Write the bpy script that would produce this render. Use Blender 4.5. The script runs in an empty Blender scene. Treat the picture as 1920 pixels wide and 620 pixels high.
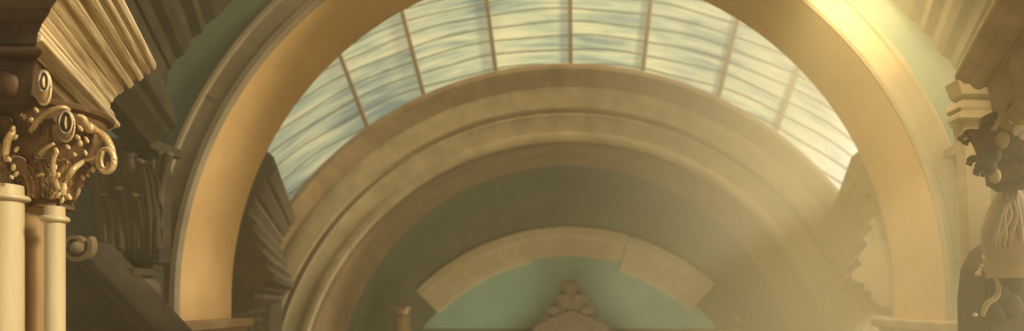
import bpy, bmesh, math, random
from mathutils import Vector, Matrix
random.seed(7)
PI = math.pi
F = 1100.0            # focal length in pixels of the 1920-wide frame
VX, VY = 1055.0, 560.0  # where the nave axis meets the horizon
EYE = 6.0
sc = bpy.context.scene
C = sc.collection

def P(px, py, Y):
    return Vector(((px - VX) * Y / F, Y, EYE + (VY - py) * Y / F))

# ------------------------------------------------------------------ camera
cam = bpy.data.cameras.new('camera'); co = bpy.data.objects.new('camera', cam); C.objects.link(co)
co.location = (0, 0, EYE); co.rotation_euler = (PI / 2, 0, 0)
cam.sensor_width = 36; cam.lens = 36 * F / 1920
cam.shift_x = (960 - VX) / 1920; cam.shift_y = (VY - 310) / 1920
cam.clip_end = 200
cam.dof.use_dof = True; cam.dof.focus_distance = 5.2; cam.dof.aperture_fstop = 0.55
sc.camera = co
# ------------------------------------------------------------------ world, sun, added lights, exposure
w = bpy.data.worlds.new('world'); sc.world = w; w.use_nodes = True
w.node_tree.nodes['Background'].inputs[0].default_value = (1.0, 0.83, 0.55, 1)
w.node_tree.nodes['Background'].inputs[1].default_value = 0.37
sun = bpy.data.lights.new('sun', 'SUN'); so = bpy.data.objects.new('sun', sun); C.objects.link(so)
sun.energy = 8.4; sun.angle = math.radians(11); sun.color = (1.0, 0.83, 0.49)
so.rotation_euler = Vector((-0.82, 0.11, -0.50)).to_track_quat('-Z', 'Y').to_euler()
def spot(name, loc, tgt, energy, size, radius, color):
    l = bpy.data.lights.new(name, 'SPOT'); o = bpy.data.objects.new(name, l); C.objects.link(o)
    l.energy = energy; l.spot_size = math.radians(size); l.spot_blend = 1.0; l.shadow_soft_size = radius; l.color = color
    o.location = loc; o.rotation_euler = (Vector(tgt) - Vector(loc)).to_track_quat('-Z', 'Y').to_euler()
    return o
spot('upper_right_glow_spot', (4.1, 8.7, 11.7), (6.6, 10.4, 7.2), 1900, 125, 0.5, (1.0, 0.78, 0.38))  # unseen spot added for the warm glow at the upper right
spot('right_fill_spot', (2.6, 2.2, 11.5), (6.6, 9.5, 6.5), 3000, 75, 0.8, (1.0, 0.78, 0.42))  # unseen fill added to brighten the right-hand stonework and haze
al_ = bpy.data.lights.new('apse_fill_light', 'AREA'); ao = bpy.data.objects.new('apse_fill_light', al_); C.objects.link(ao)  # unseen area fill added low in the apse to brighten the lunette
al_.shape = 'RECTANGLE'; al_.size = 11; al_.size_y = 2.0; al_.energy = 330; al_.color = (0.95, 0.92, 0.66)
ao.location = (0.4, 22.0, 1.6); ao.rotation_euler = (Vector((0.4, 28.0, 5.6)) - Vector((0.4, 22.0, 1.6))).to_track_quat('-Z', 'Y').to_euler()
sc.view_settings.view_transform = 'Standard'
sc.view_settings.look = 'None'
sc.view_settings.gamma = 1
sc.view_settings.exposure = 0.0
sc.view_settings.use_curve_mapping = False
sc.cycles.volume_step_rate = 2.0
sc.cycles.volume_bounces = 2

# ------------------------------------------------------------------ materials
def mat(name, c1, c2, scale=3.0, rough=0.8, bump=0.15, stretch=(1, 1, 1), metal=0.0, detail=6, spec=0.3):
    m = bpy.data.materials.new(name); m.use_nodes = True
    nt = m.node_tree; b = nt.nodes['Principled BSDF']
    tc = nt.nodes.new('ShaderNodeTexCoord'); mp = nt.nodes.new('ShaderNodeMapping')
    mp.inputs['Scale'].default_value = stretch
    nz = nt.nodes.new('ShaderNodeTexNoise'); nz.inputs['Scale'].default_value = scale; nz.inputs['Detail'].default_value = detail
    nz.inputs['Roughness'].default_value = 0.6
    rp = nt.nodes.new('ShaderNodeValToRGB')
    rp.color_ramp.elements[0].position = 0.32; rp.color_ramp.elements[0].color = (*c1, 1)
    rp.color_ramp.elements[1].position = 0.68; rp.color_ramp.elements[1].color = (*c2, 1)
    bp = nt.nodes.new('ShaderNodeBump'); bp.inputs['Strength'].default_value = bump; bp.inputs['Distance'].default_value = 0.03
    n2 = nt.nodes.new('ShaderNodeTexNoise'); n2.inputs['Scale'].default_value = scale * 7; n2.inputs['Detail'].default_value = 4
    L = nt.links.new
    L(tc.outputs['Object'], mp.inputs[0]); L(mp.outputs[0], nz.inputs['Vector']); L(mp.outputs[0], n2.inputs['Vector'])
    L(nz.outputs['Fac'], rp.inputs[0]); L(rp.outputs[0], b.inputs['Base Color'])
    L(n2.outputs['Fac'], bp.inputs['Height']); L(bp.outputs[0], b.inputs['Normal'])
    b.inputs['Roughness'].default_value = rough; b.inputs['Metallic'].default_value = metal
    b.inputs['Specular IOR Level'].default_value = spec
    return m
M = {}
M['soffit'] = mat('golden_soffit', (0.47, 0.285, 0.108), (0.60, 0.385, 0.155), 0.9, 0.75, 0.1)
M['arch'] = mat('arch_stone', (0.22, 0.17, 0.10), (0.32, 0.25, 0.15), 1.2)
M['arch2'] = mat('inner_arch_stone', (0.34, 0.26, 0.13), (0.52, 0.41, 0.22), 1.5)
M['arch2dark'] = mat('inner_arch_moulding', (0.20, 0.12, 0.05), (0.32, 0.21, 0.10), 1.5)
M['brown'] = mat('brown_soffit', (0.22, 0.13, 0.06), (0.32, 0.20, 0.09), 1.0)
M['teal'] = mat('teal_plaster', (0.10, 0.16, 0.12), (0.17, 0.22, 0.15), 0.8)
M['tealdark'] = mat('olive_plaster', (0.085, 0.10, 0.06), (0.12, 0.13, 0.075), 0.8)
M['lunette'] = mat('lit_lunette_plaster', (0.26, 0.42, 0.33), (0.36, 0.50, 0.36), 0.6)  # lit part of the apse wall, its brightness put into the colour
M['cream'] = mat('cream_band', (0.56, 0.42, 0.22), (0.70, 0.55, 0.32), 1.2)
M['dkstone'] = mat('dark_carved_stone', (0.022, 0.015, 0.007), (0.055, 0.04, 0.02), 2.0)
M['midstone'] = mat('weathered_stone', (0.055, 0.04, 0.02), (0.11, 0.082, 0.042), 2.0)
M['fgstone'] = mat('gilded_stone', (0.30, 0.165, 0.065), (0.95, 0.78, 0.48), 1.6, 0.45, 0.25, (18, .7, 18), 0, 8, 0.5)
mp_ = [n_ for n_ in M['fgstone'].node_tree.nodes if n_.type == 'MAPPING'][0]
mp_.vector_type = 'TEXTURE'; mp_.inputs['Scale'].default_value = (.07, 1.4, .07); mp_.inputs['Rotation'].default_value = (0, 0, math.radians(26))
M['fgcol'] = mat('column_marble', (0.50, 0.38, 0.21), (0.62, 0.50, 0.31), 1.5, 0.4, 0.05, (4, 4, 0.6), 0, 4, 0.5)
M['fgbrown'] = mat('column_brown_marble', (0.26, 0.14, 0.055), (0.38, 0.23, 0.09), 1.5, 0.4, 0.05, (4, 4, 0.6), 0, 4, 0.5)
M['fgdark'] = mat('dark_brown_stone', (0.05, 0.025, 0.012), (0.11, 0.06, 0.03), 3.0, 0.6)
M['bell'] = mat('bell_brown', (0.10, 0.05, 0.02), (0.20, 0.11, 0.05), 8.0, 0.5)
M['gilt'] = mat('gilt_carving', (0.55, 0.36, 0.15), (0.80, 0.60, 0.32), 9.0, 0.32, 0.3, (1, 1, 1), 0.25, 5, 0.6)
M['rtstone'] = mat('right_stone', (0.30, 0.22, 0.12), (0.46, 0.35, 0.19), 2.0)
M['pale'] = mat('pale_carving', (0.55, 0.50, 0.38), (0.72, 0.66, 0.50), 4.0)
M['lead'] = mat('grey_lead', (0.14, 0.17, 0.15), (0.22, 0.25, 0.2), 3.0, 0.6)
M['iron'] = mat('brown_iron', (0.10, 0.06, 0.03), (0.16, 0.10, 0.05), 6.0, 0.5)
M['scroll'] = mat('brown_scroll', (0.16, 0.11, 0.05), (0.24, 0.17, 0.08), 3.0)
M['olive'] = mat('shaded_olive_plaster', (0.14, 0.15, 0.085), (0.19, 0.19, 0.105), 0.6)  # apse wall above the band, its shade put into the colour
M['gable'] = mat('gable_stone', (0.11, 0.07, 0.04), (0.2, 0.14, 0.085), 5.0)
M['floor'] = mat('floor_stone', (0.20, 0.15, 0.09), (0.30, 0.23, 0.14), 0.6)

def glass_mat():
    m = bpy.data.materials.new('opal_glass'); m.use_nodes = True
    nt = m.node_tree; b = nt.nodes['Principled BSDF']; L = nt.links.new
    tc = nt.nodes.new('ShaderNodeTexCoord'); mp = nt.nodes.new('ShaderNodeMapping')
    L(tc.outputs['UV'], mp.inputs[0]); mp.inputs['Scale'].default_value = (7, 9, 1)
    n = nt.nodes.new('ShaderNodeTexNoise'); n.inputs['Scale'].default_value = 1.0; n.inputs['Detail'].default_value = 5
    n.inputs['Distortion'].default_value = 0.8
    L(mp.outputs[0], n.inputs['Vector'])
    n2 = nt.nodes.new('ShaderNodeTexNoise'); n2.inputs['Scale'].default_value = 0.35; n2.inputs['Detail'].default_value = 2
    L(tc.outputs['Object'], n2.inputs['Vector'])
    ad = nt.nodes.new('ShaderNodeMath'); ad.operation = 'MULTIPLY_ADD'; ad.inputs[1].default_value = 0.6
    L(n2.outputs['Fac'], ad.inputs[0]); L(n.outputs['Fac'], ad.inputs[2])
    rp = nt.nodes.new('ShaderNodeValToRGB'); e = rp.color_ramp.elements
    e[0].position = 0.60; e[0].color = (0.12, 0.18, 0.17, 1)
    e[1].position = 0.98; e[1].color = (0.52, 0.50, 0.30, 1)
    e3 = rp.color_ramp.elements.new(0.78); e3.color = (0.30, 0.36, 0.25, 1)
    L(ad.outputs[0], rp.inputs[0]); L(rp.outputs[0], b.inputs['Base Color'])
    L(rp.outputs[0], b.inputs['Emission Color']); b.inputs['Emission Strength'].default_value = 0.62
    b.inputs['Roughness'].default_value = 0.35
    return m
M['glass'] = glass_mat()

# ------------------------------------------------------------------ helpers
def link(name, me, m, parent=None, smooth=False):
    o = bpy.data.objects.new(name, me); C.objects.link(o)
    if m: me.materials.append(M[m] if isinstance(m, str) else m)
    if smooth:
        for p in me.polygons: p.use_smooth = True
    if parent: o.parent = parent; o.matrix_parent_inverse = Matrix.Translation(-parent.location)
    return o
def mesh(name, vs, fs, m, parent=None, smooth=False):
    me = bpy.data.meshes.new(name); me.from_pydata([tuple(v) for v in vs], [], fs)
    bm = bmesh.new(); bm.from_mesh(me); bmesh.ops.recalc_face_normals(bm, faces=bm.faces); bm.to_mesh(me); bm.free()
    return link(name, me, m, parent, smooth)
def tag(o, label, cat, group=None):
    o['label'] = label; o['category'] = cat
    if group: o['group'] = group
    return o
def struct(o): o['kind'] = 'structure'; return o
def thing(name, label, cat, loc, group=None):
    o = bpy.data.objects.new(name, None); C.objects.link(o); o.location = loc; o.empty_display_size = 0.1
    return tag(o, label, cat, group)
def bevelmod(o, wd=0.01, seg=2):
    b = o.modifiers.new('bevel', 'BEVEL'); b.width = wd; b.segments = seg; b.limit_method = 'ANGLE'; return o

def sweep_arch(name, prof, cx, cz, zb, m, parent=None, n=96, closed=True, smooth=True):
    """prof: list of (radius, depth) swept along leg - semicircle - leg"""
    st = [('leg', -1)] + [('arc', PI - PI * i / n) for i in range(n + 1)] + [('leg', 1)]
    vs = []
    for k, a in st:
        for r, y in prof:
            if k == 'leg': vs.append((cx + a * r, y, zb))
            else: vs.append((cx + r * math.cos(a), y, cz + r * math.sin(a)))
    N = len(prof); fs = []
    for i in range(len(st) - 1):
        for j in range(N if closed else N - 1):
            j2 = (j + 1) % N
            fs.append((i * N + j, i * N + j2, (i + 1) * N + j2, (i + 1) * N + j))
    if closed:
        fs.append(tuple(range(N))); fs.append(tuple(range((len(st) - 1) * N, len(st) * N)))
    o = mesh(name, vs, fs, m, parent, smooth)
    if smooth:
        e = o.modifiers.new('edges', 'EDGE_SPLIT'); e.split_angle = math.radians(35)
    return o
def prism(name, pts, vec, m, parent=None):
    n = len(pts); vs = [Vector(p) for p in pts] + [Vector(p) + Vector(vec) for p in pts]
    fs = [tuple(range(n)), tuple(range(2 * n - 1, n - 1, -1))] + [(i, (i + 1) % n, n + (i + 1) % n, n + i) for i in range(n)]
    return mesh(name, vs, fs, m, parent)
def box(name, x0, x1, y0, y1, z0, z1, m, parent=None, bev=0.0):
    o = prism(name, [(x0, y0, z0), (x1, y0, z0), (x1, y1, z0), (x0, y1, z0)], (0, 0, z1 - z0), m, parent)
    if bev: bevelmod(o, bev)
    return o
def lathe(name, prof, c, m, parent=None, n=32, sy=1.0):
    vs = []; fs = []; N = len(prof)
    for i in range(n):
        a = 2 * PI * i / n
        for r, z in prof: vs.append((c[0] + r * math.cos(a), c[1] + sy * r * math.sin(a), z))
    for i in range(n):
        for j in range(N - 1):
            i2 = (i + 1) % n; fs.append((i * N + j, i2 * N + j, i2 * N + j + 1, i * N + j + 1))
    vs += [(c[0], c[1], prof[0][1]), (c[0], c[1], prof[-1][1])]; b = n * N
    for i in range(n):
        i2 = (i + 1) % n; fs.append((b, i2 * N, i * N)); fs.append((b + 1, i * N + N - 1, i2 * N + N - 1))
    o = mesh(name, vs, fs, m, parent, True)
    e = o.modifiers.new('edges', 'EDGE_SPLIT'); e.split_angle = math.radians(40)
    return o
def catmull(pts, k=6):
    out = []
    for i in range(len(pts) - 1):
        p0 = pts[max(i - 1, 0)]; p1 = pts[i]; p2 = pts[i + 1]; p3 = pts[min(i + 2, len(pts) - 1)]
        for j in range(k):
            t = j / k
            out.append(0.5 * ((2 * p1) + (p2 - p0) * t + (2 * p0 - 5 * p1 + 4 * p2 - p3) * t * t + (3 * p1 - p0 - 3 * p2 + p3) * t ** 3))
    out.append(pts[-1].copy()); return out
def tube(name, pts, rad, m, parent=None, n=10, flat=1.0, k=6):
    """pts Vectors; rad number or list per control point; tube along a smooth curve"""
    rr = rad if isinstance(rad, (list, tuple)) else [rad] * len(pts)
    q = catmull([Vector((*p, r)) for p, r in zip([Vector(p).to_4d().xyz for p in pts], rr)] if False else [Vector((p[0], p[1], p[2], r)) for p, r in zip(pts, rr)], k)
    vs = []; fs = []; up = Vector((0, 1, 0.01))
    for i, a in enumerate(q):
        p = a.xyz; t = (q[min(i + 1, len(q) - 1)].xyz - q[max(i - 1, 0)].xyz).normalized()
        s = t.cross(up)
        if s.length < 1e-4: s = t.cross(Vector((1, 0, 0)))
        s.normalize(); u = s.cross(t).normalized()
        for j in range(n):
            an = 2 * PI * j / n; vs.append(p + (s * math.cos(an) + u * math.sin(an) * flat) * a[3])
    for i in range(len(q) - 1):
        for j in range(n):
            j2 = (j + 1) % n; fs.append((i * n + j, i * n + j2, (i + 1) * n + j2, (i + 1) * n + j))
    fs.append(tuple(range(n))); fs.append(tuple(range((len(q) - 1) * n, len(q) * n)))
    return mesh(name, vs, fs, m, parent, True)
def ball(name, c, r, m, parent=None, s=(1, 1, 1), seg=14):
    me = bpy.data.meshes.new(name); bm = bmesh.new()
    bmesh.ops.create_uvsphere(bm, u_segments=seg, v_segments=seg * 2 // 3, radius=1)
    for v in bm.verts: v.co = Vector((v.co.x * r * s[0] + c[0], v.co.y * r * s[1] + c[1], v.co.z * r * s[2] + c[2]))
    bm.to_mesh(me); bm.free()
    return link(name, me, m, parent, True)
def leaf(name, base, ang, h, wd, out, curl, m, parent=None, tilt=0.0, nx=13, ny=18, thick=0.012, lobes=5):
    """an acanthus leaf: rises h from base, bends outwards and its tip curls over; lobed edges, raised midrib"""
    vs = []; fs = []
    o = Vector((math.cos(ang), math.sin(ang), 0)); s = Vector((-math.sin(ang), math.cos(ang), 0))
    for i in range(ny + 1):
        t = i / ny
        if t < 0.72:
            q = t / 0.72; z = h * q; d = out * q ** 2.2
        else:
            q = (t - 0.72) / 0.28; a = q * PI * 1.05
            z = h + curl * math.sin(a) * 0.9; d = out + curl * (1 - math.cos(a))
        prof = (0.55 + 0.45 * math.sin(PI * min(1, t * 1.15))) * (1 if t < 0.75 else max(0.25, 1 - (t - 0.75) * 2.6))
        lob = 1 + 0.16 * math.cos(2 * PI * lobes * t)
        for j in range(nx + 1):
            v = 2 * j / nx - 1
            ridge = 0.18 * wd * (1 - abs(v)) ** 1.5 + 0.05 * wd * math.cos(v * PI * 4)
            vs.append(Vector(base) + o * (d + ridge) + s * (v * wd / 2 * prof * lob + tilt * t * h) + Vector((0, 0, z - 0.10 * wd * abs(v))))
    W = nx + 1
    for i in range(ny):
        for j in range(nx):
            fs.append((i * W + j, i * W + j + 1, (i + 1) * W + j + 1, (i + 1) * W + j))
    ob = mesh(name, vs, fs, m, parent, True)
    sm = ob.modifiers.new('thick', 'SOLIDIFY'); sm.thickness = thick; sm.offset = 0
    return ob
def volute(name, c, R, m, parent=None, turns=2.2, th=None, wid=None, facing=0.0, hand=1, start=0.0):
    """a spiral scroll standing in a vertical plane; facing = yaw of that plane"""
    th = th or R * 0.16; wid = wid or R * 0.45
    n = 60; vs = []; fs = []
    u = Vector((math.cos(facing), math.sin(facing), 0)); nrm = Vector((-math.sin(facing), math.cos(facing), 0))
    for i in range(n + 1):
        t = i / n; a = start + hand * 2 * PI * turns * t; r = R * (1 - 0.86 * t); hh = th * (1 - 0.5 * t)
        for rr, yy in ((r + hh, -wid / 2), (r + hh, wid / 2), (r - hh, wid / 2 * 1.05), (r - hh, -wid / 2 * 1.05)):
            vs.append(Vector(c) + u * (rr * math.cos(a)) + Vector((0, 0, rr * math.sin(a))) + nrm * yy * (1 + 0.25 * t))
    for i in range(n):
        for j in range(4):
            fs.append((i * 4 + j, i * 4 + (j + 1) % 4, (i + 1) * 4 + (j + 1) % 4, (i + 1) * 4 + j))
    fs.append((0, 1, 2, 3)); fs.append((n * 4, n * 4 + 1, n * 4 + 2, n * 4 + 3))
    ob = mesh(name, vs, fs, m, parent, False)
    return bevelmod(ob, th * 0.35, 2)

def diag_block(name, prof, pxa, Yend, vpx, L, m, parent=None, flip=False, back_top=None):
    """moulding run: cross-section given where its far end shows in the frame (left-hand side values), run of length L towards the viewer"""
    dx = (vpx - VX) / F; nl = math.hypot(1, dx); nx, ny = 1 / nl, -dx / nl
    Ax = (pxa - VX) * Yend / F
    pts = []
    for px, py in prof:
        u = (px - VX) / F; s = (u * Yend - Ax) / (nx - u * ny)
        Y = Yend + s * ny
        pts.append(Vector((Ax + s * nx, Y, EYE + (VY - py) * Y / F)))
    pts = [Vector((Ax, Yend, pts[0].z))] + pts + [Vector((Ax, Yend, pts[-1].z))]
    vec = Vector((-dx * L, -L, 0))
    if flip:
        pts = [Vector((-p.x, p.y, p.z)) for p in pts]; vec.x = -vec.x
    o = prism(name, pts, vec, m, parent)
    return bevelmod(o, 0.012, 2)

# ================================================================== the setting
struct(box('floor', -20, 20, -1, 31, -0.2, 0, 'floor'))
# wall carrying the near arch, cut out round the arch
def arch_wall(name, y0, y1, cx, cz, r, xo, ztop, m):
    prof_in = [(cx - r, 0.0)] + [(cx + r * math.cos(PI - PI * i / 64), cz + r * math.sin(PI - PI * i / 64)) for i in range(65)] + [(cx + r, 0.0)]
    out = []
    for (x, z) in prof_in:
        a = math.atan2(z - cz, x - cx)
        if z <= cz: out.append((-xo if x < cx else xo, z))
        else:
            k = min(xo / abs(math.cos(a)) if abs(math.cos(a)) > 1e-6 else 1e9, (ztop - cz) / max(math.sin(a), 1e-6))
            out.append((cx + k * math.cos(a), cz + k * math.sin(a)))
    vs = []; fs = []; n = len(prof_in)
    for y in (y0, y1):
        vs += [(x, y, z) for x, z in prof_in] + [(x, y, z) for x, z in out]
    for i in range(n - 1):
        fs += [(i, i + 1, n + i + 1, n + i), (2 * n + i, 2 * n + i + 1, 3 * n + i + 1, 3 * n + i),
               (i, i + 1, 2 * n + i + 1, 2 * n + i), (n + i, n + i + 1, 3 * n + i + 1, 3 * n + i)]
    fs += [(0, n, 3 * n, 2 * n), (n - 1, 2 * n - 1, 4 * n - 1, 3 * n - 1)]
    return mesh(name, vs, fs, m)
Z1 = EYE - 0.04; R1 = 6.55
struct(arch_wall('wall_nave', 10.12, 11.50, 0, Z1, 7.02, 12.5, 14.2, 'teal'))
M['wall_shadow'] = mat('shaded_wall_plaster', (0.035, 0.04, 0.026), (0.06, 0.062, 0.038), 1.0)  # shadow on the nave wall put into a dark plaster colour
struct(box('shade_panel', P(-260, 0, 10).x, P(300, 0, 10).x, 10.0, 10.14, 0, P(0, 262, 10).z, 'wall_shadow'))  # dark panel added for the shade on the wall behind the columns
# second wall, behind the inner arch, up to the foot of the glass
K = 1.6                       # the inner bay stands this much deeper than the near one
Y2 = 13 * K; X2 = 11 * Y2 / F; Z2 = EYE - 215 * Y2 / F; R2 = 510 * Y2 / F
def low_wall(name, x0, x1, y0, y1, z1):
    return struct(box(name, x0, x1, y0, y1, 0, z1, 'teal'))
low_wall('wall_left', -20, -11.5, 21.4, 24.3, 7.8)
low_wall('wall_right', 11.8, 20, 21.4, 24.3, 7.8)
# apse: short vault and the flat lunette wall
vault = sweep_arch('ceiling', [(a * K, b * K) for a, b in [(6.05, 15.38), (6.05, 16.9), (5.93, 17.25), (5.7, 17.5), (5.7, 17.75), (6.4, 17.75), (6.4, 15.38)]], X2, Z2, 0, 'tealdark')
struct(vault)
def disc_wall():
    q = 5.75 * K
    vs = [(X2 - q, 0), (X2 + q, 0)] + [(X2 + q * math.cos(PI * i / 64), Z2 + q * math.sin(PI * i / 64)) for i in range(65)]
    return prism('wall_apse', [(x, 17.5 * K, z) for x, z in vs], (0, 0.25, 0), 'olive')
struct(disc_wall())

# ================================================================== near arch
na = thing('stone_arch', 'large near stone arch with golden soffit framing the glass and the inner arch', 'arch', (0, 10, 5.6))
zb1 = 5.62
sweep_arch('archivolt', [(R1, 10.0), (R1 + .04, 9.955), (R1 + .13, 9.95), (R1 + .17, 9.985), (R1 + .20, 9.99), (R1 + .45, 9.985), (R1 + .47, 9.94),
                         (R1 + .52, 9.93), (R1 + .56, 9.96), (R1 + .57, 10.12), (R1 + .02, 10.12)], 0, Z1, zb1, 'arch', na)
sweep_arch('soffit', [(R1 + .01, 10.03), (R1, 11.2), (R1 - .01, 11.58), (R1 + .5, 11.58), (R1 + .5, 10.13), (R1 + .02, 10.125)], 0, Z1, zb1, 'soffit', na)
ja = math.radians(149.8); jd = Vector((math.cos(ja), 0, math.sin(ja))); jn = Vector((-jd.z, 0, jd.x)) * .008
jc = Vector((0, 0, Z1))
prism('joint', [jc + jd * (R1 + .2) + jn + Vector((0, 9.975, 0)), jc + jd * (R1 + .45) + jn + Vector((0, 9.975, 0)), jc + jd * (R1 + .45) - jn + Vector((0, 9.975, 0)), jc + jd * (R1 + .2) - jn + Vector((0, 9.975, 0))], (0, .02, 0), 'arch2dark', na)
def pier(flip):
    s = -1 if not flip else 1
    t = thing('pier', 'square stone pier with moulded impost under the %s foot of the near arch' % ('left' if s < 0 else 'right'), 'pier', (s * 6.9, 10.7, 0))
    a, b = (s * 6.50, s * 7.35)
    x0, x1 = min(a, b), max(a, b)
    box('shaft', x0, x1, 9.9, 11.6, 0, 5.05, 'midstone' if s < 0 else 'rtstone', t, 0.02)
    # impost: moulded cap, profile swept in x as stacked slabs with a cyma
    prof = [(0, 5.02), (.06, 5.05), (.07, 5.14), (.03, 5.18), (.06, 5.30), (.16, 5.38), (.18, 5.44), (.26, 5.46), (.28, 5.60), (.25, 5.62)]
    vs = []; fs = []; N = len(prof)
    for sx, sy in ((-1, -1), (1, -1), (1, 1), (-1, 1)):
        for d, z in prof:
            vs.append(((x0 - d) if sx < 0 else (x1 + d), (9.9 - d) if sy < 0 else (11.6 + d), z))
    for c in range(4):
        c2 = (c + 1) % 4
        for j in range(N - 1): fs.append((c * N + j, c2 * N + j, c2 * N + j + 1, c * N + j + 1))
    fs.append(tuple(c * N for c in range(4))); fs.append(tuple(c * N + N - 1 for c in range(4)))
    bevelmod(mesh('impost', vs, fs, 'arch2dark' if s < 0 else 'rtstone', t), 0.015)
    return t
pier(False); pier(True)

# ================================================================== inner arch
ia = thing('stone_arch', 'smaller inner stone arch with stepped mouldings below the curved glass', 'arch', (X2, Y2, 0))
k = Y2 / F
r = lambda px: px * k
SY = lambda L: [(a, c * K) for a, c in L]
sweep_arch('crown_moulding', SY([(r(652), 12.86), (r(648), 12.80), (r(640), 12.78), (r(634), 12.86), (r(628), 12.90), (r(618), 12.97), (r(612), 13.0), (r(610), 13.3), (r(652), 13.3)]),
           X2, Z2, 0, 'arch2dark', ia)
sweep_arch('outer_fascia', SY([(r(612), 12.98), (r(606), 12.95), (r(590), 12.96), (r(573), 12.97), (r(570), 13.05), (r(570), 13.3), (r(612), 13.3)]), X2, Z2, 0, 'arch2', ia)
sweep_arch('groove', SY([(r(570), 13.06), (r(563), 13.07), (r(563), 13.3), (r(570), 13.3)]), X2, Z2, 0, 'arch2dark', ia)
sweep_arch('inner_fascia', SY([(r(563), 13.0), (r(560), 12.97), (r(556), 13.0), (r(528), 13.01), (r(526), 12.97), (r(518), 12.95), (r(512), 12.97), (r(510), 13.02), (r(510), 13.3), (r(563), 13.3)]),
           X2, Z2, 0, 'arch2', ia)
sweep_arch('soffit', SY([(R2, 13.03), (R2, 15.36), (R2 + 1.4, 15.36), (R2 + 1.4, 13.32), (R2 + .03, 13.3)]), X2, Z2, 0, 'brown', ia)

# ================================================================== curved glass with bars
AX, AZ = 0.19 * K, EYE - 5.6 * K
def G(rr, a, off=0.0):
    Y = (14 + (rr - 11.2) * (1.5 / 3.3)) * K - off
    return Vector((AX + K * rr * math.sin(a), Y, AZ + K * rr * math.cos(a)))
def glass():
    n, mm = 96, 20; vs = []; fs = []; a0 = math.radians(62)
    for i in range(n + 1):
        a = -a0 + 2 * a0 * i / n
        for j in range(mm + 1): vs.append(G(9.6 + 5.4 * j / mm, a))
    for i in range(n):
        for j in range(mm):
            b = i * (mm + 1) + j; fs.append((b, b + 1, b + mm + 2, b + mm + 1))
    o = mesh('window_1', vs, fs, 'glass', None, True)
    uv = o.data.uv_layers.new(name='UVMap')
    for l in o.data.loops:
        i, j = divmod(l.vertex_index, mm + 1)
        uv.data[l.index].uv = (i / n * 2.0, j / mm * 3)
    s = o.modifiers.new('thick', 'SOLIDIFY'); s.thickness = 0.03; s.offset = -1
    o['label'] = 'curved opal glass skylight in brown bars between the two arches'
    return struct(o)
win = glass()
def strip(name, path, hw, th, m, parent):
    """square bar following path of (point, side)"""
    vs = []; fs = []
    for p, s in path:
        for a, b in ((-1, 0), (1, 0), (1, 1), (-1, 1)): vs.append(p + s * hw * a + Vector((0, -th * b, 0)))
    n = len(path)
    for i in range(n - 1):
        for j in range(4): fs.append((i * 4 + j, i * 4 + (j + 1) % 4, (i + 1) * 4 + (j + 1) % 4, (i + 1) * 4 + j))
    fs += [(0, 1, 2, 3), tuple(range(4 * n - 4, 4 * n))]
    return mesh(name, vs, fs, m, parent)
for px in (680, 792, 930, 1070, 1205, 1350, 1465):
    a = math.asin((px - 1070) / 880)
    side = Vector((math.cos(a), 0, -math.sin(a)))
    strip('mullion', [(G(9.6 + 5.4 * j / 8, a, 0.02), side) for j in range(9)], 0.075, 0.16, 'iron', win)
for q in range(11):
    rr = 9.95 + 0.42 * q
    pth = []
    for i in range(61):
        a = math.radians(-60 + 120 * i / 60); rad = Vector((math.sin(a), 0, math.cos(a)))
        pth.append((G(rr + 0.03 * math.sin(i * 0.9 + q), a, 0.015), rad))
    strip('glazing_bar', pth, 0.018, 0.05, 'lead', win)

# ================================================================== cream band and altar top in the apse
YB = 17.4 * K; bc = P(1068, 832, YB); bs = F / YB
band = thing('arch_band', 'cream stone arc band in three stepped lengths on the teal apse wall', 'moulding', (bc.x, YB, bc.z))
def arcseg(name, px0, px1, r0, r1, y0, y1, m, parent, skew=0):
    a0 = math.asin((px0 - 1068) / r1); a1 = math.asin((px1 - 1068) / r1); n = 24; vs = []; fs = []
    for i in range(n + 1):
        t = i / n
        a = a0 + (a1 - a0) * t
        for rr, y in ((r0, y1), (r0 + 3, y0), (r1 - 26, y0), (r1 - 16, y0 - .03), (r1 - 3, y0), (r1, y1)):
            vs.append((bc.x + rr / bs * math.sin(a), y, bc.z + rr / bs * math.cos(a)))
    for i in range(n):
        for j in range(6): fs.append((i * 6 + j, i * 6 + (j + 1) % 6, (i + 1) * 6 + (j + 1) % 6, (i + 1) * 6 + j))
    fs += [tuple(range(6)), tuple(range(6 * n, 6 * n + 6))]
    return mesh(name, vs, fs, m, parent)
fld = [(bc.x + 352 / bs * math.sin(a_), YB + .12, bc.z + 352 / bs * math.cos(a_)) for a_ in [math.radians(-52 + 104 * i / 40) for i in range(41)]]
struct(prism('lit_lunette', fld, (0, .03, 0), 'lunette'))  # lighter panel added as the lit area of the wall below the band
arcseg('side_length', 778, 985, 346, 410, YB, 17.495 * K, 'cream', band)
arcseg('middle_length', 985, 1180, 352, 410, YB + .06, 17.495 * K, 'cream', band)
arcseg('side_length', 1180, 1342, 336, 408, YB - .05, 17.495 * K, 'cream', band)

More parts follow.
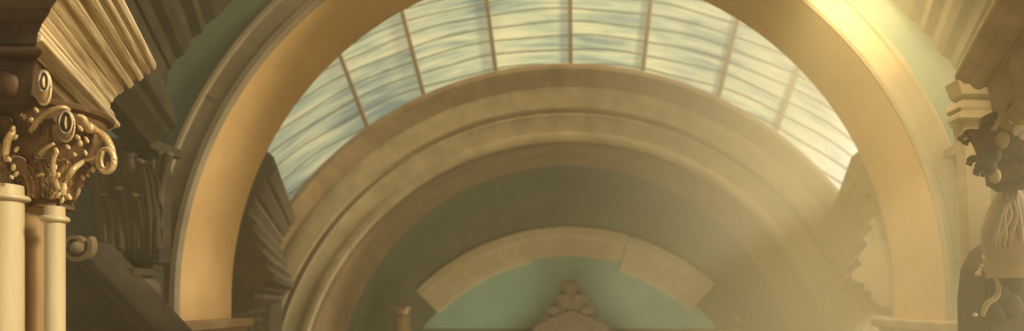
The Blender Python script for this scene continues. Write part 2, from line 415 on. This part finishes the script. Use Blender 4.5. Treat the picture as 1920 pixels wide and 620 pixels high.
def Q(px, py, Y): return P(px, py, Y)
al = thing('altar_gable', 'small reddish stone gable with leafy finial rising at the foot of the apse wall', 'gable', (P(1070, 620, (16.6 * K)).x, (16.6 * K), 0))
gp = [(1000, 640), (1000, 612), (1020, 604), (1045, 590), (1070, 582), (1095, 590), (1122, 604), (1142, 612), (1142, 640)]
prism('gable', [Q(x, y, 16.5 * K) for x, y in gp], (0, .5, 0), 'gable', al)
box('base_block', Q(960, 0, (16.6 * K)).x, Q(1182, 0, (16.6 * K)).x, 16.4 * K, 16.7 * K, 0, Q(0, 636, 16.5 * K).z, 'gable', al)
for dx, h, wd, out in ((0, 1.5, 1.0, .16), (-13, 1.05, .75, .2), (13, 1.05, .75, .2), (-26, .65, .6, .25), (26, .65, .6, .25), (-40, .35, .5, .2), (40, .35, .5, .2)):
    b = Q(1070 + dx, 588 + abs(dx) * .5, 16.55 * K)
    leaf('finial_leaf', b, -PI / 2, h, wd, out, .06, 'gable', al, tilt=dx * 0.012)
tube('raking_moulding', [Q(1002, 612, 16.46 * K), Q(1045, 592, 16.46 * K), Q(1070, 583, 16.46 * K), Q(1095, 592, 16.46 * K), Q(1140, 612, 16.46 * K)], .08, 'gable', al)
al2 = thing('finial', 'small dark reddish finial with a gilt top left of the gable', 'finial', (Q(755, 0, (16.2 * K)).x, (16.2 * K), 0))
c = Q(755, 0, (16.2 * K))
zz = lambda py: Q(0, py, (16.2 * K)).z
lathe('post', [(.32, 0), (.32, zz(640)), (.42, zz(630)), (.44, zz(622)), (.32, zz(612)), (.38, zz(600)), (.35, zz(592)), (.13, zz(586))], (c.x, (16.2 * K)), 'fgbrown', al2)
for i in range(7):
    an = 2 * PI * i / 7 - PI / 2
    leaf('leaf', (c.x + .16 * math.cos(an), 16.2 * K + .16 * math.sin(an), zz(596)), an, .45, .32, .2, .08, 'gilt' if i % 2 else 'fgbrown', al2)
ball('knob', (c.x, (16.2 * K), zz(578)), .2, 'fgbrown', al2, (1, 1, 1.3))
for px, lab in ((1382, 'faint stone finial post by the right springing of the inner apse'),):
    t = thing('finial', lab, 'finial', (Q(px, 0, (16.2 * K)).x, (16.2 * K), 0)); c = Q(px, 0, (16.2 * K))
    lathe('post', [(.32, 0), (.32, zz(640)), (.8, zz(625)), (.88, zz(618)), (.5, zz(612)), (.16, zz(602))], (c.x, (16.2 * K)), 'rtstone', t)
    ball('knob', (c.x, (16.2 * K), zz(601)), .16, 'rtstone', t, (1, 1, 1.4))

# ================================================================== mitred cornices behind the near arch
def cornice_mid(flip):
    side = 'right' if flip else 'left'
    t = thing('cornice', 'angled stone cornice between the near arch and the %s shoulder of the inner arch' % side, 'cornice', (10.4 if flip else -10.4, 20, 6))
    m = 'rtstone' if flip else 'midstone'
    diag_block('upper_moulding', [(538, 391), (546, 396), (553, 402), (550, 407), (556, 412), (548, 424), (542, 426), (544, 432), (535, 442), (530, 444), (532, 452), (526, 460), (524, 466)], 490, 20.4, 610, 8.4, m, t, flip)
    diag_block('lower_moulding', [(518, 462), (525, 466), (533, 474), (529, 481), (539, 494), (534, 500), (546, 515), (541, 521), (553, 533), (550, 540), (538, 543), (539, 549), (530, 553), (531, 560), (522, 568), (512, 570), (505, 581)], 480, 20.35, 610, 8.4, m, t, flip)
    t2 = thing('pilaster', '%s carved pilaster under the angled cornice beside the %s shoulder of the inner arch' % ('hazy' if flip else 'dark', side), 'pilaster', ((10.9 if flip else -10.9), 19.3, 0))
    s = 1 if flip else -1
    x0, x1 = sorted((s * 9.7, s * 12.6))
    box('shaft', x0, x1, 19.4, 20.3, 0, 3.9, m, t2, .02)
    box('bell', x0, x1, 19.45, 20.3, 3.9, 6.6, 'dkstone' if not flip else 'rtstone', t2, .02)
    for i in range(7):
        leaf('leaf', (s * (9.85 + i * .4), 19.42, 4.0 + (i % 2) * .8), -PI / 2, 1.3, .5, .25, .10, m, t2)
cornice_mid(False); cornice_mid(True)

# ================================================================== background entablatures and capitals in front of the nave wall
def bg_side(flip):
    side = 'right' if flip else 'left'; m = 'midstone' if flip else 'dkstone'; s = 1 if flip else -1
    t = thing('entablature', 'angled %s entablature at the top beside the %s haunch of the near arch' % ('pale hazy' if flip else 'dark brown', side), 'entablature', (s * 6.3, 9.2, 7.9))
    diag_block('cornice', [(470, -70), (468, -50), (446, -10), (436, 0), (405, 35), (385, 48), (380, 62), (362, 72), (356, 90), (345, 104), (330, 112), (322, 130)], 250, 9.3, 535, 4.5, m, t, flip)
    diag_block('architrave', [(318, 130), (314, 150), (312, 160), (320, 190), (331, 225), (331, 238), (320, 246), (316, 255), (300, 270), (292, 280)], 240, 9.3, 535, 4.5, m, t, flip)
    for i, y in enumerate((150, 185, 215)):
        pass
    p = thing('pilaster', '%s pilaster with long upright capital leaves %s of the near arch' % ('pale' if flip else 'dark', side), 'pilaster', (s * 6.9, 9.3, 0))
    Xc = lambda px, Y: (s if flip else 1) * (abs(P(px, 0, Y).x) if flip else P(px, 0, Y).x)
    def pp(px, py, Y):
        v = P(px, py, Y)
        if flip: v.x = -v.x
        return v
    x0, x1 = sorted((pp(205, 0, 9.5).x, pp(300, 0, 9.5).x))
    box('shaft', x0, x1, 9.35, 9.6, 0, pp(0, 490, 9.5).z, m, p, .02)
    box('necking', x0 - .06, x1 + .06, 9.28, 9.6, pp(0, 492, 9.3).z, pp(0, 482, 9.3).z, m, p, .02)
    box('bell', x0 + .08, x1 - .08, 9.45, 9.9, pp(0, 490, 9.5).z, pp(0, 262, 9.5).z, 'dkstone' if not flip else m, p, .02)
    box('abacus', x0 - .12, x1 + .1, 9.15, 9.9, pp(0, 282, 9.3).z, pp(0, 262, 9.3).z, m, p, .03)
    for i, (px, h, out, tl) in enumerate(((206, 1.45, .26, .06), (232, 1.62, .2, .02), (258, 1.6, .2, -.02), (286, 1.45, .24, -.05), (220, .95, .14, .02), (246, 1.05, .14, 0), (272, .95, .14, -.02))):
        b = pp(px, 485, 9.32)
        leaf('leaf', b, -PI / 2, h, (.36 if h > 1.2 else .26), out, .06, 'midstone' if not flip else m, p, tilt=(-tl if not flip else tl))
    # stalks that part towards the abacus
    for px, tx in ((215, 195), (230, 245), (262, 240), (285, 305), (296, 318)):
        tube('stalk', [pp(px, 470, 9.3), pp(px + (tx - px) * .1, 400, 9.28), pp(px + (tx - px) * .4, 340, 9.2), pp(tx, 285, 9.05)], [.06, .05, .045, .06], 'midstone' if not flip else m, p)
bg_side(False); bg_side(True)

# scroll and raking rail low on the left
sr = thing('scroll_pediment', 'dark broken pediment rail with a round scroll at its upper end, behind the slender columns', 'pediment', P(200, 640, 8.6))
a, b = P(124, 462, 8.4), P(290, 640, 8.4)
d = (b - a); nrm = Vector((d.z, 0, -d.x)).normalized()   # perpendicular in the facing plane
if nrm.z < 0: nrm = -nrm
def rail(name, o0, o1, y0, y1, m):
    pts = [a + nrm * o0, b + nrm * o0, b + nrm * o1, a + nrm * o1]
    pts = [Vector((p.x, y0, p.z)) for p in pts]
    bevelmod(prism(name, pts, (0, y1 - y0, 0), m, sr), .03)
rail('tympanum', -.95, -.18, 8.62, 9.1, 'dkstone')
rail('lower_moulding', -.20, -.06, 8.5, 9.1, 'dkstone')
rail('fillet', -.06, .02, 8.42, 9.1, 'midstone')
rail('upper_moulding', .02, .17, 8.34, 9.1, 'dkstone')
volute('scroll', P(146, 462, 8.33), .22, 'scroll', sr, 1.8, .035, .10, 0, -1, 0.6)
ball('scroll_eye', P(146, 464, 8.28), .09, 'scroll', sr, (1, 1, 1))
sv = thing('scroll_bracket', 'dark carved spiral bracket on the wall at the left foot of the near arch', 'bracket', P(256, 600, 9.0))
volute('scroll', P(257, 544, 9.1), .30, 'midstone', sv, 2.0, .05, .4, 0, 1, 1.2)
ball('scroll_eye', P(257, 545, 8.98), .08, 'midstone', sv)
tube('stem', [P(225, 528, 9.1), P(205, 500, 9.1), P(180, 488, 9.1), P(150, 492, 9.1)], [.06, .06, .05, .03], 'midstone', sv)
tube('foot', [P(225, 560, 9.1), P(245, 588, 9.1), P(285, 592, 9.1), P(306, 575, 9.1)], [.05, .06, .06, .04], 'midstone', sv)
box('backing', P(170, 0, 9.35).x, P(310, 0, 9.35).x, 9.3, 9.6, P(0, 625, 9.3).z, P(0, 596, 9.3).z, 'dkstone', sv, .03)

# ================================================================== foreground left: bright cornice, dark block, columns and capital
fe = thing('entablature', 'brightly lit golden fluted entablature jutting to the right at the upper left', 'entablature', (-3.9, 4.8, 7.2))
VP1 = 515
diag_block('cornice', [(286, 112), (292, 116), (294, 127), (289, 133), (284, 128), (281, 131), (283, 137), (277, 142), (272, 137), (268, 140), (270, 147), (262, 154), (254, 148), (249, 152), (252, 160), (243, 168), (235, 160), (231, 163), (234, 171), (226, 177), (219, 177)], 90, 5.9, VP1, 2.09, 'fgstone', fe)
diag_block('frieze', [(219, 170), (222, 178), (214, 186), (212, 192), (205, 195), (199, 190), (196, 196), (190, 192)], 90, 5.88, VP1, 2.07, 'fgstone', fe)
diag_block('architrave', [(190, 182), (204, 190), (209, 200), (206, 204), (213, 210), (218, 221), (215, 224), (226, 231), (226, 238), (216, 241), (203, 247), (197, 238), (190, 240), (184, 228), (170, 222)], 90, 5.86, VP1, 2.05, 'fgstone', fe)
# plain block under it
diag_block('soffit_block', [(140, 192), (151, 198), (155, 207), (152, 216), (140, 219), (120, 205)], 105, 5.3, VP1, 1.42, 'fgcol', fe)
de = thing('entablature', 'dark brown moulded entablature block facing us in the upper left corner', 'entablature', P(0, 200, 3.7))
def front_moulding(name, prof, x0, y1, m, parent):
    """profile (px of right edge, py, depth) extruded to the left"""
    vs = [P(px, py, Y) for px, py, Y in prof]
    pts = []; n = len(vs)
    L = [Vector((x0, v.y, v.z)) for v in vs]; Bk = [Vector((v.x - (y1 - v.y) * .95 - .05, y1, v.z)) for v in vs]; BL = [Vector((x0, y1, v.z)) for v in vs]
    allv = vs + L + Bk + BL; fs = []
    for i in range(n - 1):
        fs += [(i, i + 1, n + i + 1, n + i), (i, i + 1, 2 * n + i + 1, 2 * n + i), (2 * n + i, 2 * n + i + 1, 3 * n + i + 1, 3 * n + i), (n + i, n + i + 1, 3 * n + i + 1, 3 * n + i)]
    fs += [(0, n, 3 * n, 2 * n), (n - 1, 2 * n - 1, 4 * n - 1, 3 * n - 1)]
    return bevelmod(mesh(name, allv, fs, m, parent), .006)
front_moulding('cornice', [(112, -60, 3.630), (108, 0, 3.637), (97, 14, 3.640), (94, 22, 3.651), (90, 30, 3.655), (84, 38, 3.665), (80, 44, 3.686), (76, 54, 3.690), (72, 62, 3.700), (70, 82, 3.700)], -4.6, 3.78, 'fgdark', de)
front_moulding('taenia', [(71, 88, 3.686), (79, 93, 3.665), (79, 101, 3.665), (74, 106, 3.679), (70, 110, 3.700)], -4.6, 3.78, 'fgdark', de)
front_moulding('frieze', [(68, 82, 3.707), (68, 112, 3.707), (64, 130, 3.714), (58, 182, 3.721), (56, 192, 3.728)], -4.6, 3.78, 'fgdark', de)
prism('core', [(-4.6, 3.77, 7.45), (-3.56, 3.77, 7.45), (-3.95, 4.5, 7.45), (-4.96, 4.5, 7.45)], (0, 0, .75), 'fgdark', de)
for px in (-20, 14):
    c = P(px, 158, 3.72)
    ball('boss', c, .075, 'fgdark', de, (1, .5, 1.2))

# columns
YC = 4.5; s1 = YC / F
def column(px, rad_px, m, ytop, Y, lab, neck):
    c = P(px, 0, Y); q = Y / F; R = rad_px * q
    t = thing('column', lab, 'column', (c.x, Y, 0), 'slender columns at the left edge')
    zt = P(0, ytop, Y).z
    lathe('shaft', [(R * 1.05, .45), (R * 1.05, 2.5), (R, zt - .02)], (c.x, Y), m, t, 40)
    lathe('base', [(R * 1.5, 0), (R * 1.5, .15), (R * 1.35, .18), (R * 1.4, .25), (R * 1.15, .3), (R * 1.25, .36), (R * 1.08, .45)], (c.x, Y), m, t, 40)
    prof = [(R * 1.0, zt - .02)]
    for k_ in range(9):
        an = PI * k_ / 8; prof.append((R * (1.0 + neck * math.sin(an)), zt + .05 * (1 - math.cos(an)) / 2 * 1.0 - .02))
    prof.append((R * .98, zt + .10))
    lathe('astragal', prof, (c.x, Y), m, t, 40)
    return t
column(10, 27, 'fgcol', 372, 4.35, 'pale cream column cut by the left edge, first of the three slender columns', .35)
column(62, 24, 'fgbrown', 392, 4.62, 'brown middle column of the three slender columns at the left edge', .1)
column(103, 15.5, 'fgcol', 412, 4.45, 'thinnest pale cream column, right-hand one of three at the left edge', .45)

# capital
cp = thing('capital', 'golden leafy capital with curling scrolls and two oval medallions above the slender columns', 'capital', P(85, 375, 4.55))
c0 = P(95, 0, 4.66)
zc = lambda py, Y=4.55: P(0, py, Y).z
BELL = [(388, .15), (372, .14), (345, .17), (310, .24), (265, .30), (235, .34), (212, .36)]
lathe('bell', [(rr_, zc(py_)) for py_, rr_ in BELL], (c0.x, 4.66), 'bell', cp, 40)
def onbell(px, py):
    q = BELL[-1][1]
    for (ya, ra), (yb, rb_) in zip(BELL, BELL[1:]):
        if yb <= py <= ya: q = ra + (rb_ - ra) * (ya - py) / (ya - yb)
    if py > 388: q = .15
    dxm = (px - 95) * 4.45 / F
    return 4.66 - (math.sqrt(q * q - dxm * dxm) if abs(dxm) < q else 0) - .012
cL = P(-2, 0, 4.5)
lathe('bell', [(.13, zc(362)), (.12, zc(340)), (.14, zc(300)), (.18, zc(260)), (.24, zc(225)), (.25, zc(190))], (cL.x, 4.5), 'bell', cp, 32)
lathe('abacus', [(.36, zc(214)), (.40, zc(210)), (.41, zc(203)), (.38, zc(198))], (c0.x, 4.66), 'bell', cp, 40)
def g(x, y, Y=4.3):
    px, py = x / 2.067, y / 2.067 + 90
    return P(px, py, onbell(px, py) + (Y - 4.3) * .6 if (px > 30 and py > 205) else Y)
def tb(name, pts, rad, m='gilt', Y=4.30, flat=1.0):
    return tube(name, [g(p[0], p[1], Y + (p[2] if len(p) > 2 else 0)) for p in pts], [q * 4.3 / F / 2.067 for q in rad], m, cp, 10, flat)
tb('stem', [(112, 335, .05), (125, 312), (150, 275), (195, 242, -.03), (245, 230, -.02), (270, 240)], [7, 9, 9, 9, 8, 6])
tb('stem', [(125, 492), (132, 450), (150, 418, -.02), (178, 388, -.04), (210, 370, -.02)], [14, 13, 11, 8, 6])
tb('stem', [(262, 505), (285, 468, -.02), (325, 440, -.05), (365, 425, -.07), (395, 405, -.07)], [10, 11, 10, 9, 8])
tb('stem', [(30, 440, .02), (22, 400), (30, 355, -.02), (45, 330, -.02), (50, 300)], [9, 11, 12, 12, 7])
tb('stem', [(225, 545), (212, 500, -.02), (205, 455, -.03), (212, 410, -.03)], [9, 8, 8, 9])
tb('stem', [(440, 420, .0), (430, 385, -.03), (405, 345, -.03), (375, 325), (345, 300, .04)], [11, 14, 17, 18, 14])
tb('stem', [(345, 320, .04), (330, 290), (322, 270), (300, 262, .03)], [14, 13, 11, 8])
tb('stem', [(60, 400, .0), (75, 375, -.03), (95, 362, -.04)], [6, 8, 10])
tb('stem', [(105, 500, .0), (150, 492, -.02), (170, 490, .0)], [7, 8, 6])
def ring(name, cx, cy, ax, ay, rad, Y, m='gilt', parent=None, tw=0.0):
    pts = []
    for i in range(25):
        an = 2 * PI * i / 24
        pts.append(g(cx + ax * math.cos(an), cy + ay * math.sin(an), Y + tw * math.cos(an)))
    return tube(name, pts, rad * 4.3 / F / 2.067, m, parent or cp, 8, 1.0, 2)
# volute at the right, ring shaped with a curl inside
ring('volute', 412, 436, 30, 44, 12, 4.22)
tb('volute', [(400, 400, -.1), (392, 430, -.1), (398, 460, -.1), (415, 462, -.08), (420, 440, -.08)], [9, 8, 7, 6, 4])
# medallions
for (mx, my, ax, ay, Y) in ((170, 130, 19, 38, 3.74), (255, 288, 25, 42, 4.26)):
    gm = lambda x_, y_, Y_: P(x_ / 2.067, y_ / 2.067 + 90, Y_)
    ev = 24 if mx < 200 else 14
    q_ = 1000 * Y / F / 2.067
    md = ball('medallion', gm(mx, my + ev, Y), .001, 'fgbrown', cp, (q_ * (ax + 9), 26, q_ * (ay + ev + 6)), 24)
    tube('rim', [gm(mx + ax * math.cos(2 * PI * i / 24), my + ay * math.sin(2 * PI * i / 24), Y - .034) for i in range(25)], .0045, 'pale', md, 8, 1.0, 2)
    tube('outer_rim', [gm(mx + (ax + 8) * math.cos(2 * PI * i / 24), my + ev + (ay + ev + 4) * math.sin(2 * PI * i / 24), Y - .006) for i in range(25)], .007, 'gilt', md, 8, 1.0, 2)
    ball('hollow', gm(mx, my, Y - .024), .001, 'bell', md, (q_ * (ax - 1), 12, q_ * (ay - 1)), 20)
    tube('figure', [gm(mx + 1, my - ay * .55, Y - .036), gm(mx - 2, my, Y - .040), gm(mx + 1, my + ay * .6, Y - .036)], [.003, .008, .005], 'gilt', md)
for (x, y, q) in ((218, 398, 13), (262, 383, 12), (288, 412, 12), (360, 470, 15), (310, 368, 15), (335, 355, 12), (372, 352, 22), (92, 366, 10), (34, 430, 12), (76, 312, 14), (50, 312, 12), (118, 276, 16),
                  (198, 487, 11), (226, 492, 12), (280, 535, 26), (245, 548, 22), (300, 560, 16), (262, 572, 18), (290, 575, 12), (240, 590, 13), (225, 570, 12), (52, 462, 13), (62, 488, 12), (95, 478, 15), (85, 500, 13),
                  (330, 405, 12), (300, 345, 14), (310, 310, 13), (140, 240, 12), (60, 345, 11), (215, 462, 10), (75, 520, 14), (100, 530, 12), (45, 500, 10), (320, 500, 12), (340, 492, 9), (352, 305, 14)):
    a = random.uniform(-.9, .9)
    Y = 4.28 + random.uniform(-.04, .03) + (0.08 if y > 520 else 0)
    o = ball('bead', (0, 0, 0), q * .82 * Y / F / 2.067, 'gilt', cp, (.8, .6, random.uniform(1.1, 1.7)))
    o.matrix_parent_inverse = Matrix.Identity(4)
    o.location = g(x, y, Y) - cp.location; o.rotation_euler = (0, a, 0)
for i in range(7):
    an = -PI / 2 + (i - 3) * .48
    leaf('acanthus_leaf', (c0.x + .17 * math.cos(an), 4.66 + .17 * math.sin(an), zc(372)), an, .26, .15, .10, .035, 'fgbrown' if i % 2 else 'bell', cp, thick=.01)
for i in range(5):
    an = -PI / 2 + (i - 2) * .6
    leaf('acanthus_leaf', (cL.x + .13 * math.cos(an), 4.5 + .13 * math.sin(an), zc(352)), an, .28, .13, .08, .03, 'fgbrown', cp, thick=.01)
for i in range(4):
    an = -PI / 2 + (i - .2) * .42
    leaf('acanthus_leaf', (c0.x + .22 * math.cos(an), 4.66 + .22 * math.sin(an), zc(315)), an, .30, .15, .12, .04, 'bell', cp, thick=.01)

# ================================================================== right foreground: bracket, foliage capital
re_ = thing('entablature', 'hazy brown entablature block slanting out of the upper right corner', 'entablature', (3.7, 5, 7.4))
mir = lambda L: [(2 * VX - x, y) for x, y in L]
diag_block('cornice', mir([(1796, 134), (1790, 140), (1790, 150), (1800, 151), (1806, 157), (1818, 158), (1826, 167), (1838, 169), (1846, 163), (1852, 166)]), 190, 5.9, 545, 2.6, 'rtstone', re_, True)
diag_block('architrave', mir([(1850, 160), (1856, 190), (1862, 222), (1864, 234), (1858, 242), (1862, 252), (1880, 262)]), 170, 5.86, 545, 2.6, 'rtstone', re_, True)
rp_ = thing('capital_block', 'pale tan pilaster cap under the slanting block at the upper right', 'capital', P(1830, 250, 7.2))
def ff(name, prof, Y1, m, parent, pxr):
    v = []
    for px, py, Y in prof: v.append((P(px, py, Y), P(pxr, py, Y)))
    n = len(v); vs = [a for a, b in v] + [b for a, b in v] + [Vector((a.x, Y1, a.z)) for a, b in v] + [Vector((b.x, Y1, b.z)) for a, b in v]; fs = []
    for i in range(n - 1):
        fs += [(i, i + 1, n + i + 1, n + i), (i, i + 1, 2 * n + i + 1, 2 * n + i), (n + i, n + i + 1, 3 * n + i + 1, 3 * n + i), (2 * n + i, 2 * n + i + 1, 3 * n + i + 1, 3 * n + i)]
    fs += [(0, n, 3 * n, 2 * n), (n - 1, 2 * n - 1, 4 * n - 1, 3 * n - 1)]
    return bevelmod(mesh(name, vs, fs, m, parent), .01)
ff('moulding', [(1796, 148, 7.2), (1804, 176, 7.22), (1806, 186, 7.3), (1800, 190, 7.2), (1800, 200, 7.18), (1804, 206, 7.2), (1799, 212, 7.2), (1799, 220, 7.2), (1806, 224, 7.3)], 7.45, 'rtstone', rp_, 1862)
ff('neck', [(1806, 222, 7.32), (1808, 250, 7.35), (1812, 330, 7.4), (1815, 430, 7.4), (1818, 640, 7.4)], 7.55, 'rtstone', rp_, 1858)
rc = thing('capital', 'dark brown foliage capital cut by the right edge of the picture', 'capital', P(1900, 350, 5.8))
cc = P(1925, 0, 5.9)
z5 = lambda py: P(0, py, 5.8).z
lathe('bell', [(.20, z5(345)), (.28, z5(320)), (.36, z5(280)), (.38, z5(240)), (.36, z5(205))], (cc.x, 5.95), 'fgdark', rc)
for tier, (zb_, rr, h, m_) in enumerate(((335, .26, .26, 'bell'), (295, .33, .30, 'bell'), (345, .2, .2, 'midstone'))):
    for i in range(7):
        an = PI + .9 - i * .42 + tier * .2
        leaf('acanthus_leaf', (cc.x + rr * math.cos(an), 5.95 + rr * math.sin(an), z5(zb_)), an, h, .22, .08, .05, m_, rc)
for (x, y, q, m_) in ((1898, 222, 7, 'pale'), (1905, 205, 8, 'pale'), (1908, 186, 7, 'pale'), (1915, 158, 7, 'pale'), (1912, 236, 9, 'pale'), (1918, 215, 9, 'pale'), (1916, 190, 8, 'pale'), (1905, 246, 6, 'pale'), (1920, 250, 9, 'pale'), (1902, 172, 4, 'pale'), (1862, 290, 14, 'midstone'), (1856, 312, 12, 'midstone'), (1866, 330, 10, 'rtstone'), (1880, 262, 12, 'rtstone')):
    ball('curl', P(x, y, 5.5), q * 5.5 / F, m_, rc, (1, .8, 1.4))
tube('stem', [P(1862, 245, 5.5), P(1885, 205, 5.45), P(1908, 168, 5.4), P(1922, 148, 5.4)], [.02, .022, .022, .016], 'rtstone', rc)
rs = thing('stone_figure', 'pale draped carving standing below the dark capital at the right edge', 'carving', P(1895, 470, 6.2))
lathe('body', [(.20, P(0, 520, 6.2).z), (.24, P(0, 470, 6.2).z), (.25, P(0, 430, 6.2).z), (.19, P(0, 390, 6.2).z), (.12, P(0, 362, 6.2).z), (.05, P(0, 347, 6.2).z)], (P(1905, 0, 6.2).x, 6.3), 'rtstone', rs)
for i, (xa, xb, xc) in enumerate(((1866, 1874, 1888), (1882, 1880, 1894), (1893, 1903, 1899), (1912, 1908, 1905), (1872, 1892, 1886))):
    tube('fold', [P(xa, 462, 6.1), P(xa + 2, 440, 6.06), P(xb, 405, 6.05), P(xc - 2, 375, 6.1), P(xc, 352, 6.16)], [.015, .026, .034, .03, .018], 'rtstone', rs)
rb = thing('scroll_bracket', 'brown scrolled bracket in the lower right corner below the draped carving', 'bracket', P(1885, 640, 6.4))
bevelmod(prism('block', [P(x, y, 6.5) for x, y in ((1850, 640), (1848, 560), (1855, 500), (1875, 462), (1905, 440), (1960, 470), (1980, 640))], (0, .5, 0), 'midstone', rb), .04, 3)
for (x, y, q) in ((1848, 482, 6), (1834, 512, 5), (1842, 497, 4), (1838, 505, 4), (1828, 590, 4), (1853, 474, 4)):
    ball('bead', P(x, y, 6.35), q * 6.35 / F, 'cream', rb)
tube('scroll', [P(1842, 592, 6.4), P(1850, 570, 6.4), P(1868, 556, 6.4), P(1872, 535, 6.4), P(1862, 515, 6.4)], [.02, .03, .03, .025, .02], 'rtstone', rb)
for (x, y, q) in ((1885, 500, 16), (1905, 525, 20), (1878, 548, 14), (1900, 575, 18), (1872, 590, 13), (1915, 470, 14)):
    ball('boss', P(x, y, 6.42), q * 6.4 / F, 'midstone', rb, (1, .5, 1.3))
box('plinth', P(1850, 0, 6.5).x, P(2000, 0, 6.5).x, 6.4, 7.0, 0, P(0, 630, 6.5).z, 'midstone', rb)

# ================================================================== haze in the crossing
hz = box('haze', -12, 13, 2.5, 20.0, 0.05, 18.0, None)
hm = bpy.data.materials.new('dusty_haze'); hm.use_nodes = True
nt = hm.node_tree; nt.nodes.clear()
N = nt.nodes.new
vo = N('ShaderNodeVolumeScatter'); vo.inputs['Color'].default_value = (1.0, 0.90, 0.60, 1); vo.inputs['Anisotropy'].default_value = 0.2
tc = N('ShaderNodeTexCoord'); sx = N('ShaderNodeSeparateXYZ'); nt.links.new(tc.outputs['Object'], sx.inputs[0])
mr = N('ShaderNodeMapRange'); mr.interpolation_type = 'SMOOTHSTEP'   # the dust hangs thickest on the right-hand side
for k_, v_ in (('From Min', -0.5), ('From Max', 8.0), ('To Min', 0.012), ('To Max', 0.095)): mr.inputs[k_].default_value = v_
nt.links.new(sx.outputs['X'], mr.inputs['Value']); nt.links.new(mr.outputs[0], vo.inputs['Density'])
ou = N('ShaderNodeOutputMaterial'); nt.links.new(vo.outputs[0], ou.inputs['Volume'])
hz.data.materials.append(hm)
tag(hz, 'warm dusty haze filling the space around the arches, thickest on the right', 'haze'); hz['kind'] = 'stuff'
